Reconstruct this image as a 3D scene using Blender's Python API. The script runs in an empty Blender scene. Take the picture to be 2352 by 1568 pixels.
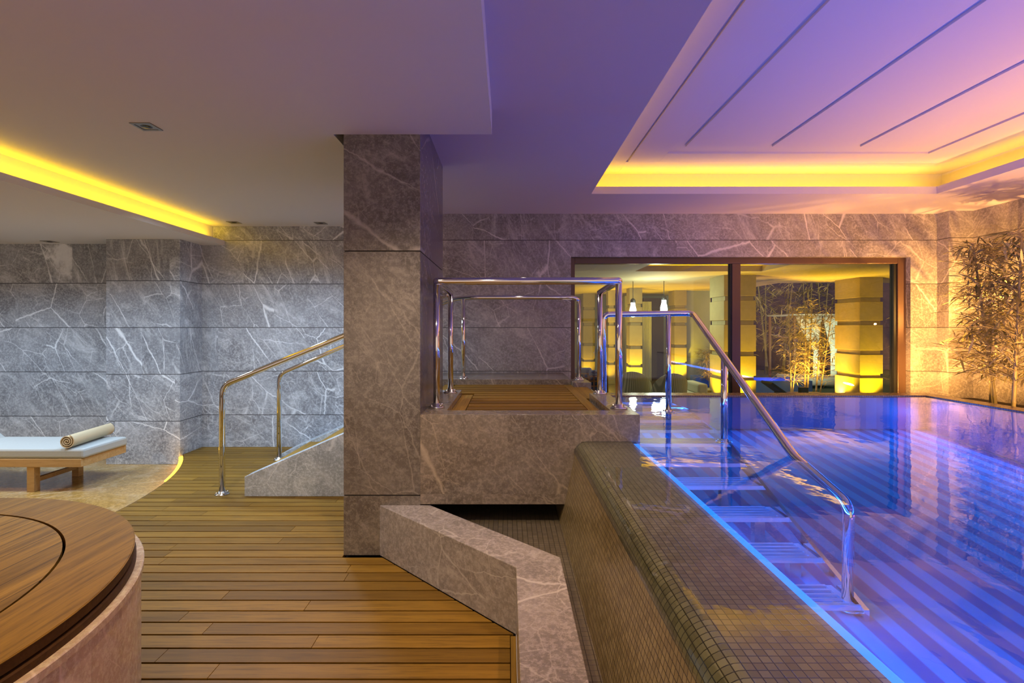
import bpy, bmesh, math, random
from mathutils import Vector, Matrix
random.seed(7)
C = bpy.context.scene.collection
S = bpy.context.scene
R = math.radians

# ------------------------------------------------------------------ camera
cd = bpy.data.cameras.new('camera'); cam = bpy.data.objects.new('camera', cd); C.objects.link(cam)
cam.location = (0, 0, 1.45); cam.rotation_euler = (R(90), 0, 0)
cd.sensor_width = 36; cd.lens = 1190/2352*36; cd.shift_x = 10/2352; cd.shift_y = -32/2352
cd.clip_start = 0.05; cd.clip_end = 200
S.camera = cam
# ------------------------------------------------------------------ world, exposure
w = bpy.data.worlds.new('World'); S.world = w; w.use_nodes = True
w.node_tree.nodes['Background'].inputs[0].default_value = (0.88, 0.66, 0.52, 1)
w.node_tree.nodes['Background'].inputs[1].default_value = .85
S.view_settings.view_transform = 'Standard'; S.view_settings.look = 'None'
S.view_settings.gamma = 1; S.view_settings.exposure = 0.34
S.view_settings.use_curve_mapping = False
S.cycles.use_denoising = True
S.cycles.max_bounces = 7; S.cycles.diffuse_bounces = 4; S.cycles.glossy_bounces = 4; S.cycles.use_adaptive_sampling = True; S.cycles.adaptive_threshold = 0.03; S.cycles.transparent_max_bounces = 12
S.cycles.sample_clamp_indirect = 3.0
S.cycles.caustics_reflective = False; S.cycles.caustics_refractive = False
# ------------------------------------------------------------------ lights
def area(name, loc, size, energy, col, direction, shape='RECTANGLE', spread=180):
    l = bpy.data.lights.new(name, 'AREA'); l.shape = shape
    l.size = size[0]
    if shape == 'RECTANGLE': l.size_y = size[1]
    l.energy = energy; l.color = col; l.spread = R(spread)
    o = bpy.data.objects.new(name, l); C.objects.link(o); o.location = loc
    o.rotation_euler = Vector(direction).to_track_quat('-Z', 'Y').to_euler()
    return o
def strip(name, a, b, width, energy, col, normal):
    """thin area light from a to b whose face looks along normal"""
    a = Vector(a); b = Vector(b); n = Vector(normal).normalized()
    y = (b-a).normalized(); z = -n; x = y.cross(z).normalized()
    l = bpy.data.lights.new(name, 'AREA'); l.shape = 'RECTANGLE'; l.size = width; l.size_y = (b-a).length
    l.energy = energy; l.color = col
    o = bpy.data.objects.new(name, l); C.objects.link(o)
    o.matrix_world = Matrix.Translation((a+b)/2) @ Matrix((x, y, z)).transposed().to_4x4()
    return o
def spot(name, loc, target, energy, col, angle=60, blend=.6, radius=.04):
    l = bpy.data.lights.new(name, 'SPOT'); l.energy = energy; l.color = col; l.spot_size = R(angle); l.spot_blend = blend
    l.shadow_soft_size = radius
    o = bpy.data.objects.new(name, l); C.objects.link(o); o.location = loc
    o.rotation_euler = (Vector(target)-Vector(loc)).to_track_quat('-Z', 'Y').to_euler()
    return o
YEL = (1.0, 0.61, 0.01); WARM = (1.0, 0.47, 0.10); BLUE = (0.015, 0.17, 1.0); COOL = (0.58, 0.78, 1.0)
# LED strips in the left cove
strip('cove_led_left', (-3.515, -1.5, 2.53), (-3.515, 6.2, 2.53), .03, 11, YEL, (-.25, 0, 1))
# LED strips around the coffer above the pool
strip('cove_led_far', (.75, 5.50, 2.88), (4.55, 5.50, 2.88), .04, 11, YEL, (0, .3, 1))
strip('cove_led_near_column', (.72, -1.5, 2.88), (.72, 5.4, 2.88), .04, 13, YEL, (-.3, 0, 1))
strip('cove_led_right', (4.60, -1.5, 2.88), (4.60, 5.4, 2.88), .04, 14, YEL, (.3, 0, 1))
# underwater pool lights
strip('pool_led', (.815, -1.0, .60), (.815, 4.2, .60), .06, 112, BLUE, (1, 0, .1))
for px_, py_ in ((2.7, .6), (3.6, 2.2)):
    area('pool_tint_fill', (px_, py_, .34 if py_ > 4 else (.2 if py_ > 2 else .06)), (.25, .25), 5, (.70, .08, .70), (0, 0, 1), 'DISK')  # added uplights that tint the ceiling and water purple
strip('pool_led_far', (1.0, 5.38, .63), (4.3, 5.38, .63), .05, 14, BLUE, (0, -1, -.1))
strip('pool_led_right', (4.33, -1.0, .55), (4.33, 5.3, .55), .05, 38, BLUE, (-1, 0, -.1))
# wall washing downlights on the left, extra ones added to even the wall
for x_, y_, z_, e_ in ((-1.9, 4.9, 2.66, 64), (-2.9, 4.9, 2.66, 64), (-5.3, 4.7, 2.43, 60), (-4.0, 4.5, 2.43, 40), (-6.6, 4.7, 2.43, 50)):
    spot('downlight_wash', (x_, y_, z_), (x_, y_+.1, .6), e_*2.7, COOL, 150, 1.0, .12)
spot('downlight_stairs', (-2.21, 3.17, 2.66), (-2.0, 3.6, 0), 90, (.85, .88, 1), 110, .8)
for x_, y_ in ((-1.2, .4), (-2.6, .9), (-.9, 2.2), (-2.4, -.6), (-.6, -1.1)):
    spot('deck_fill', (x_, y_, 2.66), (x_, y_, 0), 60, (1, .66, .28), 130, .9, .02)  # added warm fill over the deck, no fixtures modelled for it
spot('lounge_fill', (-5.6, 3.6, 2.43), (-5.2, 4.2, -.1), 90, (1, .58, .10), 100, 1.0, .02)  # added spot that turns the lounge floor more golden
for y_ in (.4, 1.5, 2.6):
    spot('pool_edge_fill', (.68, y_, 2.82), (.68, y_, .7), 70, (1, .62, .42), 50, .8, .02)  # added fill to brighten the wet wall top
spot('platform_fill', (.15, 4.6, 2.82), (.15, 4.6, .9), 50, (1, .78, .58), 95, 1.0, .02)  # added fill for the platform decking
spot('platform_fill', (-.35, 2.0, 2.66), (-.3, 3.3, .6), 70, (1, .76, .52), 80, .9, .02)  # another added fill, aimed at the platform front
# warm spots among the bamboo on the right
for x_, y_ in ((4.66, 5.75), (4.64, 3.9), (4.64, 2.6), (4.64, 1.2)):
    area('planter_uplight', (x_, y_, .68), (.12, .12), 40, WARM, (0.15, .25, 1), 'DISK')
spot('wall_sconce_light', (5.20, 5.5, 1.5), (4.9, 6.2, 2.4), 110, WARM, 150, .9, .008)

# ------------------------------------------------------------------ mesh helpers
class MB:
    def __init__(self): self.v = []; self.f = []; self.pid = []; self.uv = []; self.smooth = []
    def add(self, vs, fs, pid=0.0, uvs=None, smooth=False):
        b = len(self.v); self.v += [tuple(p) for p in vs]
        for i, f in enumerate(fs):
            self.f.append([b+k for k in f]); self.pid.append(pid); self.smooth.append(smooth)
            self.uv.append(uvs[i] if uvs else [(0, 0)]*len(f))
    def box(self, x0, y0, z0, x1, y1, z1, pid=0.0):
        vs = [(x0,y0,z0),(x1,y0,z0),(x1,y1,z0),(x0,y1,z0),(x0,y0,z1),(x1,y0,z1),(x1,y1,z1),(x0,y1,z1)]
        self.add(vs, [(0,3,2,1),(4,5,6,7),(0,1,5,4),(1,2,6,5),(2,3,7,6),(3,0,4,7)], pid); return self
    def obox(self, c, size, rz=0, pid=0.0, rx=0, ry=0):
        m = Matrix.Translation(c) @ Matrix.Rotation(rz,4,'Z') @ Matrix.Rotation(ry,4,'Y') @ Matrix.Rotation(rx,4,'X')
        h = [s/2 for s in size]
        vs = [m @ Vector((sx*h[0], sy*h[1], sz*h[2])) for sz in (-1,1) for sx,sy in ((-1,-1),(1,-1),(1,1),(-1,1))]
        self.add(vs, [(0,3,2,1),(4,5,6,7),(0,1,5,4),(1,2,6,5),(2,3,7,6),(3,0,4,7)], pid); return self
    def prism(self, poly, z0, z1, pid=0.0):
        """poly counter-clockwise in xy"""
        n = len(poly); vs = [(x,y,z0) for x,y in poly]+[(x,y,z1) for x,y in poly]
        fs = [tuple(range(n-1,-1,-1)), tuple(range(n,2*n))]+[(i,(i+1)%n,n+(i+1)%n,n+i) for i in range(n)]
        self.add(vs, fs, pid); return self
    def prism_y(self, poly, y0, y1, pid=0.0):
        """poly in xz, counter-clockwise seen from -y"""
        n = len(poly); vs = [(x,y0,z) for x,z in poly]+[(x,y1,z) for x,z in poly]
        fs = [tuple(range(n)), tuple(range(2*n-1,n-1,-1))]+[((i+1)%n,i,n+i,n+(i+1)%n) for i in range(n)]
        self.add(vs, fs, pid); return self
    def tube(self, pts, r, n=16, cap=True, pid=0.0):
        pts = [Vector(p) for p in pts]; rr = r if isinstance(r,(list,tuple)) else [r]*len(pts)
        t0 = (pts[1]-pts[0]).normalized(); up = Vector((0,0,1)) if abs(t0.z) < .9 else Vector((1,0,0))
        nrm = t0.cross(up).normalized(); rings = []
        for i,p in enumerate(pts):
            t = (pts[min(i+1,len(pts)-1)]-pts[max(i-1,0)]).normalized()
            nrm = (nrm - t*nrm.dot(t)).normalized(); bn = t.cross(nrm)
            rings += [p+nrm*math.cos(2*math.pi*k/n)*rr[i]+bn*math.sin(2*math.pi*k/n)*rr[i] for k in range(n)]
        fs = [(i*n+k, i*n+(k+1)%n, (i+1)*n+(k+1)%n, (i+1)*n+k) for i in range(len(pts)-1) for k in range(n)]
        self.add(rings, fs, pid, smooth=True)
        if cap:
            b = len(self.v)-len(rings)
            self.f.append([b+k for k in range(n-1,-1,-1)]); self.f.append([b+(len(pts)-1)*n+k for k in range(n)])
            for _ in range(2): self.pid.append(pid); self.smooth.append(False); self.uv.append([(0,0)]*n)
        return self
    def lathe(self, prof, c=(0,0,0), n=32, a0=0, a1=2*math.pi, pid=0.0, smooth=True):
        full = abs(a1-a0-2*math.pi) < 1e-6; m = n if full else n+1; vs = []
        for r,z in prof:
            for k in range(m):
                a = a0+(a1-a0)*k/n; vs.append((c[0]+r*math.cos(a), c[1]+r*math.sin(a), c[2]+z))
        fs = []
        for i in range(len(prof)-1):
            for k in range(n):
                k2 = (k+1)%m; fs.append((i*m+k, i*m+k2, (i+1)*m+k2, (i+1)*m+k))
        self.add(vs, fs, pid, smooth=smooth); return self
    def build(self, name, mat, parent=None, bevel=0, kind=None):
        me = bpy.data.meshes.new(name); me.from_pydata(self.v, [], self.f); me.update()
        at = me.attributes.new('pid', 'FLOAT', 'FACE'); at.data.foreach_set('value', self.pid)
        ul = me.uv_layers.new(name='UVMap'); flat = [c for f in self.uv for p in f for c in p]
        if len(flat) == len(me.loops)*2: ul.data.foreach_set('uv', flat)
        me.polygons.foreach_set('use_smooth', self.smooth)
        me.materials.append(mat)
        o = bpy.data.objects.new(name, me); C.objects.link(o)
        if parent: o.parent = parent
        if bevel:
            b = o.modifiers.new('bevel', 'BEVEL'); b.width = bevel; b.segments = 2; b.limit_method = 'ANGLE'; b.angle_limit = R(40)
        if kind: o['kind'] = kind
        return o
def thing(name, label, cat, loc=(0,0,0), group=None):
    o = bpy.data.objects.new(name, None); C.objects.link(o); o.location = loc; o.empty_display_size = .1
    o['label'] = label; o['category'] = cat
    if group: o['group'] = group
    return o
def tag(o, label, cat, group=None):
    o['label'] = label; o['category'] = cat
    if group: o['group'] = group
    return o
def struct(name, mb, mat, label=None, bevel=0):
    o = mb.build(name, mat, bevel=bevel, kind='structure')
    if label: o['label'] = label
    return o
def copy_tree(o, parent=None):
    kids = [c for c in bpy.data.objects if c.parent == o]
    c = o.copy(); C.objects.link(c); c.parent = parent
    for k in kids: copy_tree(k, c)
    return c
def fillet(pts, r, seg=6):
    pts = [Vector(p) for p in pts]; out = [pts[0]]
    for i in range(1, len(pts)-1):
        a, b, c = pts[i-1], pts[i], pts[i+1]; u = (a-b).normalized(); v = (c-b).normalized()
        d = min(r, (a-b).length*.45, (c-b).length*.45); p0 = b+u*d; p1 = b+v*d
        for k in range(seg+1):
            t = k/seg; out.append(p0*(1-t)**2 + b*2*t*(1-t) + p1*t*t)
    out.append(pts[-1]); return out

# ------------------------------------------------------------------ materials
class NT:
    def __init__(self, name):
        self.m = bpy.data.materials.new(name); self.m.use_nodes = True; self.t = self.m.node_tree
        self.t.nodes.clear(); self.out = self.n('ShaderNodeOutputMaterial')
    def n(self, typ, **k):
        x = self.t.nodes.new(typ)
        for a, b in k.items(): setattr(x, a, b)
        return x
    def put(self, sock, v):
        if isinstance(v, bpy.types.NodeSocket): self.t.links.new(v, sock)
        elif isinstance(v, (tuple, list)) and len(v) == 3 and sock.type == 'RGBA': sock.default_value = (*v, 1)
        else: sock.default_value = v
    def math(self, op, a, b=0.0, c=0.0):
        x = self.n('ShaderNodeMath', operation=op); self.put(x.inputs[0], a); self.put(x.inputs[1], b)
        if op in ('MULTIPLY_ADD', 'SMOOTH_MIN'): self.put(x.inputs[2], c)
        return x.outputs[0]
    def vec(self, op, a, b=(0,0,0)):
        x = self.n('ShaderNodeVectorMath', operation=op); self.put(x.inputs[0], a); self.put(x.inputs[1], b); return x.outputs[0]
    def mix(self, f, a, b, blend='MIX'):
        x = self.n('ShaderNodeMix', data_type='RGBA', blend_type=blend)
        self.put(x.inputs[0], f); self.put(x.inputs[6], a); self.put(x.inputs[7], b); return x.outputs[2]
    def ramp(self, f, stops):
        x = self.n('ShaderNodeValToRGB'); e = x.color_ramp.elements
        while len(e) < len(stops): e.new(.5)
        for i, (p, c) in enumerate(stops): e[i].position = p; e[i].color = (*c, 1) if len(c) == 3 else c
        self.put(x.inputs[0], f); return x.outputs[0]
    def rng(self, v, a, b, c=0.0, d=1.0):
        x = self.n('ShaderNodeMapRange', interpolation_type='SMOOTHSTEP')
        for i, q in enumerate((v, a, b, c, d)): self.put(x.inputs[i], q)
        return x.outputs[0]
    def noise(self, v, scale, detail=4, rough=.55, dist=0.0):
        x = self.n('ShaderNodeTexNoise'); self.put(x.inputs['Vector'], v); x.inputs['Scale'].default_value = scale
        x.inputs['Detail'].default_value = detail; x.inputs['Roughness'].default_value = rough; x.inputs['Distortion'].default_value = dist
        return x.outputs
    def vor(self, v, scale, feature='DISTANCE_TO_EDGE'):
        x = self.n('ShaderNodeTexVoronoi', feature=feature); self.put(x.inputs['Vector'], v); x.inputs['Scale'].default_value = scale
        return x.outputs[0]
    def coords(self): return self.n('ShaderNodeTexCoord').outputs['Object']
    def xyz(self, v):
        x = self.n('ShaderNodeSeparateXYZ'); self.put(x.inputs[0], v); return x.outputs
    def comb(self, a, b, c):
        x = self.n('ShaderNodeCombineXYZ'); self.put(x.inputs[0], a); self.put(x.inputs[1], b); self.put(x.inputs[2], c); return x.outputs[0]
    def attr(self, name): return self.n('ShaderNodeAttribute', attribute_name=name).outputs['Fac']
    def bsdf(self, col, rough=.5, metal=0.0, spec=.5, normal=None, coat=0.0, **k):
        b = self.n('ShaderNodeBsdfPrincipled'); self.put(b.inputs['Base Color'], col); self.put(b.inputs['Roughness'], rough)
        self.put(b.inputs['Metallic'], metal); self.put(b.inputs['Specular IOR Level'], spec); self.put(b.inputs['Coat Weight'], coat)
        if normal is not None: self.put(b.inputs['Normal'], normal)
        for a, v in k.items(): self.put(b.inputs[a], v)
        self.t.links.new(b.outputs[0], self.out.inputs[0]); return b
    def bump(self, h, strength=.3, dist=.01):
        x = self.n('ShaderNodeBump'); x.inputs['Strength'].default_value = strength; x.inputs['Distance'].default_value = dist
        self.put(x.inputs['Height'], h); return x.outputs[0]

def marble(name, c_dark, c_light, vein, joint=True, slab=1.05, rough=.16, z0=.39, veins=1.0, pitch=.53, grain=1.0):
    n = NT(name); p = n.coords(); x, y, z = n.xyz(p)
    u = n.math('ADD', x, y); pid = n.attr('pid')
    row = n.math('FLOOR', n.math('DIVIDE', n.math('SUBTRACT', z, z0), pitch))
    colm = n.math('FLOOR', n.math('DIVIDE', n.math('ADD', u, n.math('MULTIPLY', row, .37)), slab))
    wn = n.n('ShaderNodeTexWhiteNoise', noise_dimensions='3D'); n.put(wn.inputs['Vector'], n.comb(colm, row, pid))
    off = n.vec('MULTIPLY', wn.outputs['Color'], (40, 40, 40))
    q = n.vec('ADD', p, off)
    cloud = n.noise(q, 1.6, 8, .66, .6)[0]; fine = n.noise(q, 42, 5, .8)[0]; mid = n.noise(q, 8, 6, .8, .4)[0]
    base = n.mix(n.rng(cloud, .32, .68), c_dark, c_light)
    base = n.mix(n.math('MULTIPLY', n.rng(fine, .44, .62), .55*grain), base, tuple(min(1, c*1.7+.02) for c in c_light))
    base = n.mix(n.math('MULTIPLY', n.rng(mid, .46, .74), .42*grain), base, tuple(c*.6 for c in c_dark))
    base = n.mix(n.math('MULTIPLY', wn.outputs['Value'], .30), base, tuple(c*.66 for c in c_dark))
    # veins: each slab has its own direction, long straight streaks with short side splinters
    ang = n.math('MULTIPLY_ADD', wn.outputs['Value'], 1.15, .12)
    hz = n.comb(u, z, n.math('SUBTRACT', x, y)); 
    rot = n.n('ShaderNodeVectorRotate', rotation_type='Z_AXIS'); n.put(rot.inputs['Vector'], n.vec('ADD', hz, off) if False else hz); n.put(rot.inputs['Angle'], ang)
    qv0 = n.vec('ADD', rot.outputs[0], off)
    warp = n.vec('MULTIPLY', n.vec('SUBTRACT', n.noise(qv0, 1.3, 5, .6)[1], (.5, .5, .5)), (.15, .15, .15))
    fray = n.vec('MULTIPLY', n.vec('SUBTRACT', n.noise(qv0, 14, 3, .6)[1], (.5, .5, .5)), (.02, .02, .02))
    qv = n.vec('ADD', n.vec('ADD', qv0, warp), fray)
    def line(sc, stretch, wd, mask_sc, lo, hi, amt):
        e = n.vor(n.vec('MULTIPLY', qv, (stretch, 1, .6)), sc)
        wdv = n.math('MULTIPLY', n.rng(n.noise(qv0, mask_sc*2.2, 3)[0], .3, .75, .3, 1.8), wd)
        l = n.rng(e, 0.0, wdv, 1.0, 0.0); mk = n.rng(n.noise(qv0, mask_sc, 3)[0], lo, hi)
        return n.math('MULTIPLY', n.math('MULTIPLY', l, mk), amt*veins)
    v1 = line(1.25, .24, .010, .8, .36, .52, .90); v2 = line(3.2, .30, .014, 1.3, .43, .58, .62); v3 = line(9.0, .28, .030, 2.0, .44, .64, .40)
    soft = n.math('MULTIPLY', n.rng(n.noise(n.vec('MULTIPLY', qv0, (.7, 2.4, 1)), 1.5, 9, .76, 1.6)[0], .48, .74), .62*veins)
    col = n.mix(v3, base, vein); col = n.mix(soft, col, vein); col = n.mix(v2, col, vein); col = n.mix(v1, col, vein)
    if joint:
        fz = n.math('PINGPONG', n.math('SUBTRACT', z, z0), pitch/2)
        col = n.mix(n.rng(fz, .003, .006, .85, 0.0), col, tuple(c*.25 for c in c_dark))
    n.bsdf(col, n.math('MULTIPLY_ADD', fine, .10, rough), spec=.55)
    return n.m
def wood(name, c1, c2, c3, axis='X', rough=.38, pitch=None):
    n = NT(name); p = n.coords(); x, y, z = n.xyz(p); pid = n.attr('pid')
    if pitch:
        idc = n.math('FLOOR', n.math('DIVIDE', x if axis == 'Y' else y, pitch))
        wn0 = n.n('ShaderNodeTexWhiteNoise', noise_dimensions='1D'); n.put(wn0.inputs['W'], idc); pid = n.math('ADD', pid, wn0.outputs['Value'])
    wn = n.n('ShaderNodeTexWhiteNoise', noise_dimensions='1D'); n.put(wn.inputs['W'], pid)
    sc = (1.2, 26, 26) if axis == 'X' else ((26, 1.2, 26) if axis == 'Y' else (26, 26, 1.2))
    q = n.vec('ADD', n.vec('MULTIPLY', p, sc), n.vec('MULTIPLY', wn.outputs['Color'], (30, 30, 30)))
    g = n.noise(q, 1.0, 6, .7, .6)[0]; g2 = n.noise(q, 4.0, 4, .7)[0]
    col = n.mix(n.rng(g, .33, .68), c1, c2)
    col = n.mix(n.math('MULTIPLY', n.rng(g2, .5, .68), .5), col, c3)
    col = n.mix(n.math('MULTIPLY', wn.outputs['Value'], .55), col, c3)
    nb = n.bump(g2, .12, .004)
    if pitch:
        e = n.math('PINGPONG', x if axis == 'Y' else y, pitch/2)
        col = n.mix(n.rng(e, .0012, .0032, .8, 0.0), col, (.02, .012, .005))
    n.bsdf(col, rough+.08, spec=.22, normal=nb); return n.m
def mosaic(name, c1, c2, grout, tile=.024, rough=.3, uv=False, wet=0.0):
    n = NT(name)
    if uv: v = n.n('ShaderNodeTexCoord').outputs['UV']
    else: v = n.coords()
    x, y, z = n.xyz(v)
    ids = n.vec('FLOOR', n.vec('DIVIDE', v, (tile, tile, tile)))
    wn = n.n('ShaderNodeTexWhiteNoise', noise_dimensions='3D'); n.put(wn.inputs['Vector'], ids)
    col = n.mix(wn.outputs['Value'], c1, c2)
    ex = n.math('PINGPONG', x, tile/2); ey = n.math('PINGPONG', y, tile/2)
    e = n.math('MINIMUM', ex, ey)
    if not uv: pass
    g = n.rng(e, .0008, .0018, 1.0, 0.0)
    col = n.mix(g, col, grout)
    n.bsdf(col, rough, spec=.5, normal=n.bump(n.math('SUBTRACT', 1.0, g), .4, .002), coat=wet); return n.m
def plain(name, col, rough=.6, metal=0.0, spec=.4, var=.0, scale=8, **k):
    n = NT(name)
    if var:
        f = n.noise(n.coords(), scale, 4)[0]; c = n.mix(n.math('MULTIPLY', f, var), col, tuple(a*.5 for a in col))
    else: c = col
    n.bsdf(c, rough, metal, spec, **k); return n.m
def emit(name, col, s):
    n = NT(name); e = n.n('ShaderNodeEmission'); e.inputs[0].default_value = (*col, 1); e.inputs[1].default_value = s
    n.t.links.new(e.outputs[0], n.out.inputs[0]); return n.m

M = {}
M['wall_left'] = marble('grey_marble', (.21,.215,.235), (.40,.41,.44), (.90,.92,.95))
M['wall_right'] = marble('taupe_marble', (.22,.195,.19), (.36,.325,.31), (.76,.70,.66))
M['column'] = marble('pillar_marble', (.105,.09,.082), (.185,.165,.15), (.42,.38,.34), z0=.382, pitch=1.555, slab=9, veins=.62)
M['platform'] = marble('platform_marble', (.13,.105,.085), (.225,.19,.16), (.50,.42,.33), joint=False, slab=7, pitch=9, veins=.7)
M['parapet'] = marble('parapet_marble', (.34,.38,.42), (.48,.53,.58), (.85,.90,.95), joint=False, slab=.8, pitch=9)
M['coping'] = marble('coping_marble', (.20,.175,.165), (.30,.265,.25), (.55,.50,.47), joint=False, slab=2.3, pitch=9)
M['tubside'] = marble('tub_marble', (.56,.42,.31), (.72,.56,.43), (.88,.74,.62), joint=False, slab=60, pitch=9, veins=.8)
M['lounge'] = marble('lounge_marble', (.25,.145,.035), (.37,.215,.06), (.64,.48,.30), joint=False, slab=3, pitch=9, rough=.12, veins=.8)
M['deck'] = wood('teak_deck', (.29,.155,.018), (.19,.096,.010), (.07,.034,.004), 'X')
M['deck_y'] = wood('teak_cover', (.37,.215,.035), (.17,.095,.016), (.06,.032,.006), 'Y', pitch=.10)
M['rim_y'] = wood('teak_rim', (.38,.215,.032), (.20,.108,.017), (.07,.036,.006), 'Y')
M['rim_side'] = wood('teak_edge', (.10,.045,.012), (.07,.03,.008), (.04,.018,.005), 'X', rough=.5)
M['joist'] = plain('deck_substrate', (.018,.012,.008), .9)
M['plaster'] = plain('ceiling_plaster', (.74,.71,.70), .85, spec=.2)
M['plaster_pink_light'] = plain('ceiling_plaster_pink_light', (.64,.56,.62), .8, spec=.2)  # same paint as the ceiling, with pink light put into its colour
M['chrome'] = plain('polished_steel', (.80,.79,.78), .07, 1.0)
M['satin'] = plain('steel_flange', (.70,.69,.67), .22, 1.0)
M['treadm'] = plain('brushed_steel', (.80,.78,.80), .38, .85)
M['mosaic'] = mosaic('brown_mosaic', (.20,.155,.078), (.31,.245,.135), (.035,.024,.014), uv=True, rough=.28)
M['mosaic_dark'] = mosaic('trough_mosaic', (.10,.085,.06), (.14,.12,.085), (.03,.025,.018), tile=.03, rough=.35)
M['frame'] = plain('bronze_frame', (.12,.07,.05), .35, .3)
M['black'] = plain('black_gasket', (.01,.01,.01), .5)
M['ledge'] = mosaic('pool_lip_mosaic', (.26,.17,.10), (.34,.24,.14), (.08,.05,.03), rough=.25)
M['ledblue'] = emit('led_blue', (.02, .20, 1.0), 1.6)
M['led'] = emit('led_yellow', (1.0, .52, .02), 8)
M['soil'] = plain('planter_soil', (.05,.035,.02), .95, var=.8, scale=30)
M['culm'] = plain('bamboo_culm', (.40,.33,.16), .4, var=.5, scale=14)
M['lampglass'] = emit('lantern_glass', (.90, 1.0, .92), 14)
M['cushion'] = plain('cushion_canvas', (.44,.47,.47), .9, var=.25, scale=60)
M['pine'] = wood('lounger_wood', (.62,.42,.20), (.48,.30,.12), (.30,.18,.07), 'X', rough=.5)
M['ring'] = plain('downlight_ring', (.30,.28,.25), .3, .8)
M['lens'] = plain('downlight_lens', (.02,.02,.02), .15)
def leafmat():
    n = NT('bamboo_leaf'); r = n.n('ShaderNodeObjectInfo').outputs['Random']; pid = n.attr('pid')
    c = n.mix(pid, (.16,.16,.05), (.68,.56,.26))
    n.bsdf(c, .5, spec=.35); return n.m
M['leaf'] = leafmat()
def towelmat():
    n = NT('towel_terry'); f = n.noise(n.coords(), 260, 2)[0]
    n.bsdf(n.mix(f, (.74,.62,.42), (.58,.46,.28)), .95, spec=.1, normal=n.bump(f, .7, .004)); return n.m
M['towel'] = towelmat()
def water():
    n = NT('pool_water_surface'); p = n.coords()
    h = n.math('ADD', n.noise(n.vec('MULTIPLY', p, (1, .7, 1)), 3.2, 3)[0], n.math('MULTIPLY', n.noise(p, 14, 2)[0], .12))
    nb = n.bump(h, .05, .05)
    g = n.n('ShaderNodeBsdfGlossy'); g.inputs['Roughness'].default_value = .015; n.put(g.inputs['Normal'], nb)
    g.inputs['Color'].default_value = (1, 1, 1, 1)
    t = n.n('ShaderNodeBsdfTransparent'); t.inputs['Color'].default_value = (.80, .92, 1.0, 1)
    fr = n.n('ShaderNodeFresnel'); fr.inputs['IOR'].default_value = 1.46; n.put(fr.inputs['Normal'], nb)
    mx = n.n('ShaderNodeMixShader'); n.put(mx.inputs[0], fr.outputs[0]); n.put(mx.inputs[1], t.outputs[0]); n.put(mx.inputs[2], g.outputs[0])
    n.t.links.new(mx.outputs[0], n.out.inputs[0]); return n.m
M['water'] = water()
def glass():
    n = NT('window_glass')
    g = n.n('ShaderNodeBsdfGlossy'); g.inputs['Roughness'].default_value = .0
    t = n.n('ShaderNodeBsdfTransparent'); t.inputs['Color'].default_value = (.93, .95, .90, 1)
    fr = n.n('ShaderNodeFresnel'); fr.inputs['IOR'].default_value = 1.5
    mx = n.n('ShaderNodeMixShader'); n.put(mx.inputs[0], fr.outputs[0]); n.put(mx.inputs[1], t.outputs[0]); n.put(mx.inputs[2], g.outputs[0])
    n.t.links.new(mx.outputs[0], n.out.inputs[0]); return n.m
M['glass'] = glass()
def poolfloor():
    n = NT('pool_floor_stripes'); p = n.coords(); x, y, z = n.xyz(p)
    e = n.math('PINGPONG', x, .078); s = n.rng(e, .034, .046)
    nz = n.noise(n.vec('MULTIPLY', p, (20, 3, 20)), 1, 4)[0]
    a = n.mix(nz, (.02,.42,.72), (.015,.34,.62)); b = n.mix(nz, (.012,.16,.38), (.01,.12,.30))
    n.bsdf(n.mix(s, a, b), .5, spec=.3); return n.m
M['poolfloor'] = poolfloor()
def poolwall():
    n = NT('pool_wall_tiles'); x, y, z = n.xyz(n.coords()); u = n.math('ADD', x, y)
    e = n.math('PINGPONG', u, .11); s = n.rng(e, .05, .06)
    n.bsdf(n.mix(s, (.06,.40,.70), (.04,.3,.56)), .35); return n.m
M['poolwall'] = poolwall()

# ------------------------------------------------------------------ room shell
BW = 6.3
# left back wall, pier and the wall behind the stairs
struct('wall_back', MB().box(-8, 6.2, -.1, -4.55, 6.6, 2.48).box(-4.55, BW, -.1, .768, 6.6, 2.9), M['wall_left'])
# right part of the same back wall around the sliding window
struct('wall_back_right', MB().box(-1.05, BW-.012, .0, .768, BW, 2.9).box(.768, BW-.012, 2.308, 4.89, 6.6, 2.9).box(4.89, BW-.012, -.2, 5.21, 6.6, 2.9)
       .box(5.21, 6.12, -.2, 5.8, 6.6, 2.9), M['wall_right'])
struct('wall_right', MB().box(5.5, -2.5, -.2, 5.8, 6.12, 2.9), M['wall_right'])
struct('wall_left', MB().box(-8.3, -2.5, -.1, -8, 6.6, 2.48), M['wall_left'])
pier = MB().box(-4.55, 5.87, -.1, -3.714, BW, 2.45)
tag(pier.build('marble_pier', M['wall_left'], bevel=.003), 'broad grey marble pier projecting from back wall beside the lounger', 'pillar')
# square pillar in the middle
col = MB().box(-1.045, 3.30, 0, -.557, 4.447, .380).box(-1.045, 3.30, .384, -.557, 4.447, 1.935).box(-1.045, 3.30, 1.939, -.557, 4.447, 2.83)
col.box(-1.04, 3.305, .38, -.562, 4.442, .384).box(-1.04, 3.305, 1.935, -.562, 4.442, 1.939)
tag(col.build('marble_pillar', M['column'], bevel=.003), 'dark brown grey marble pillar from deck to ceiling in the centre', 'pillar')

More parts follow.
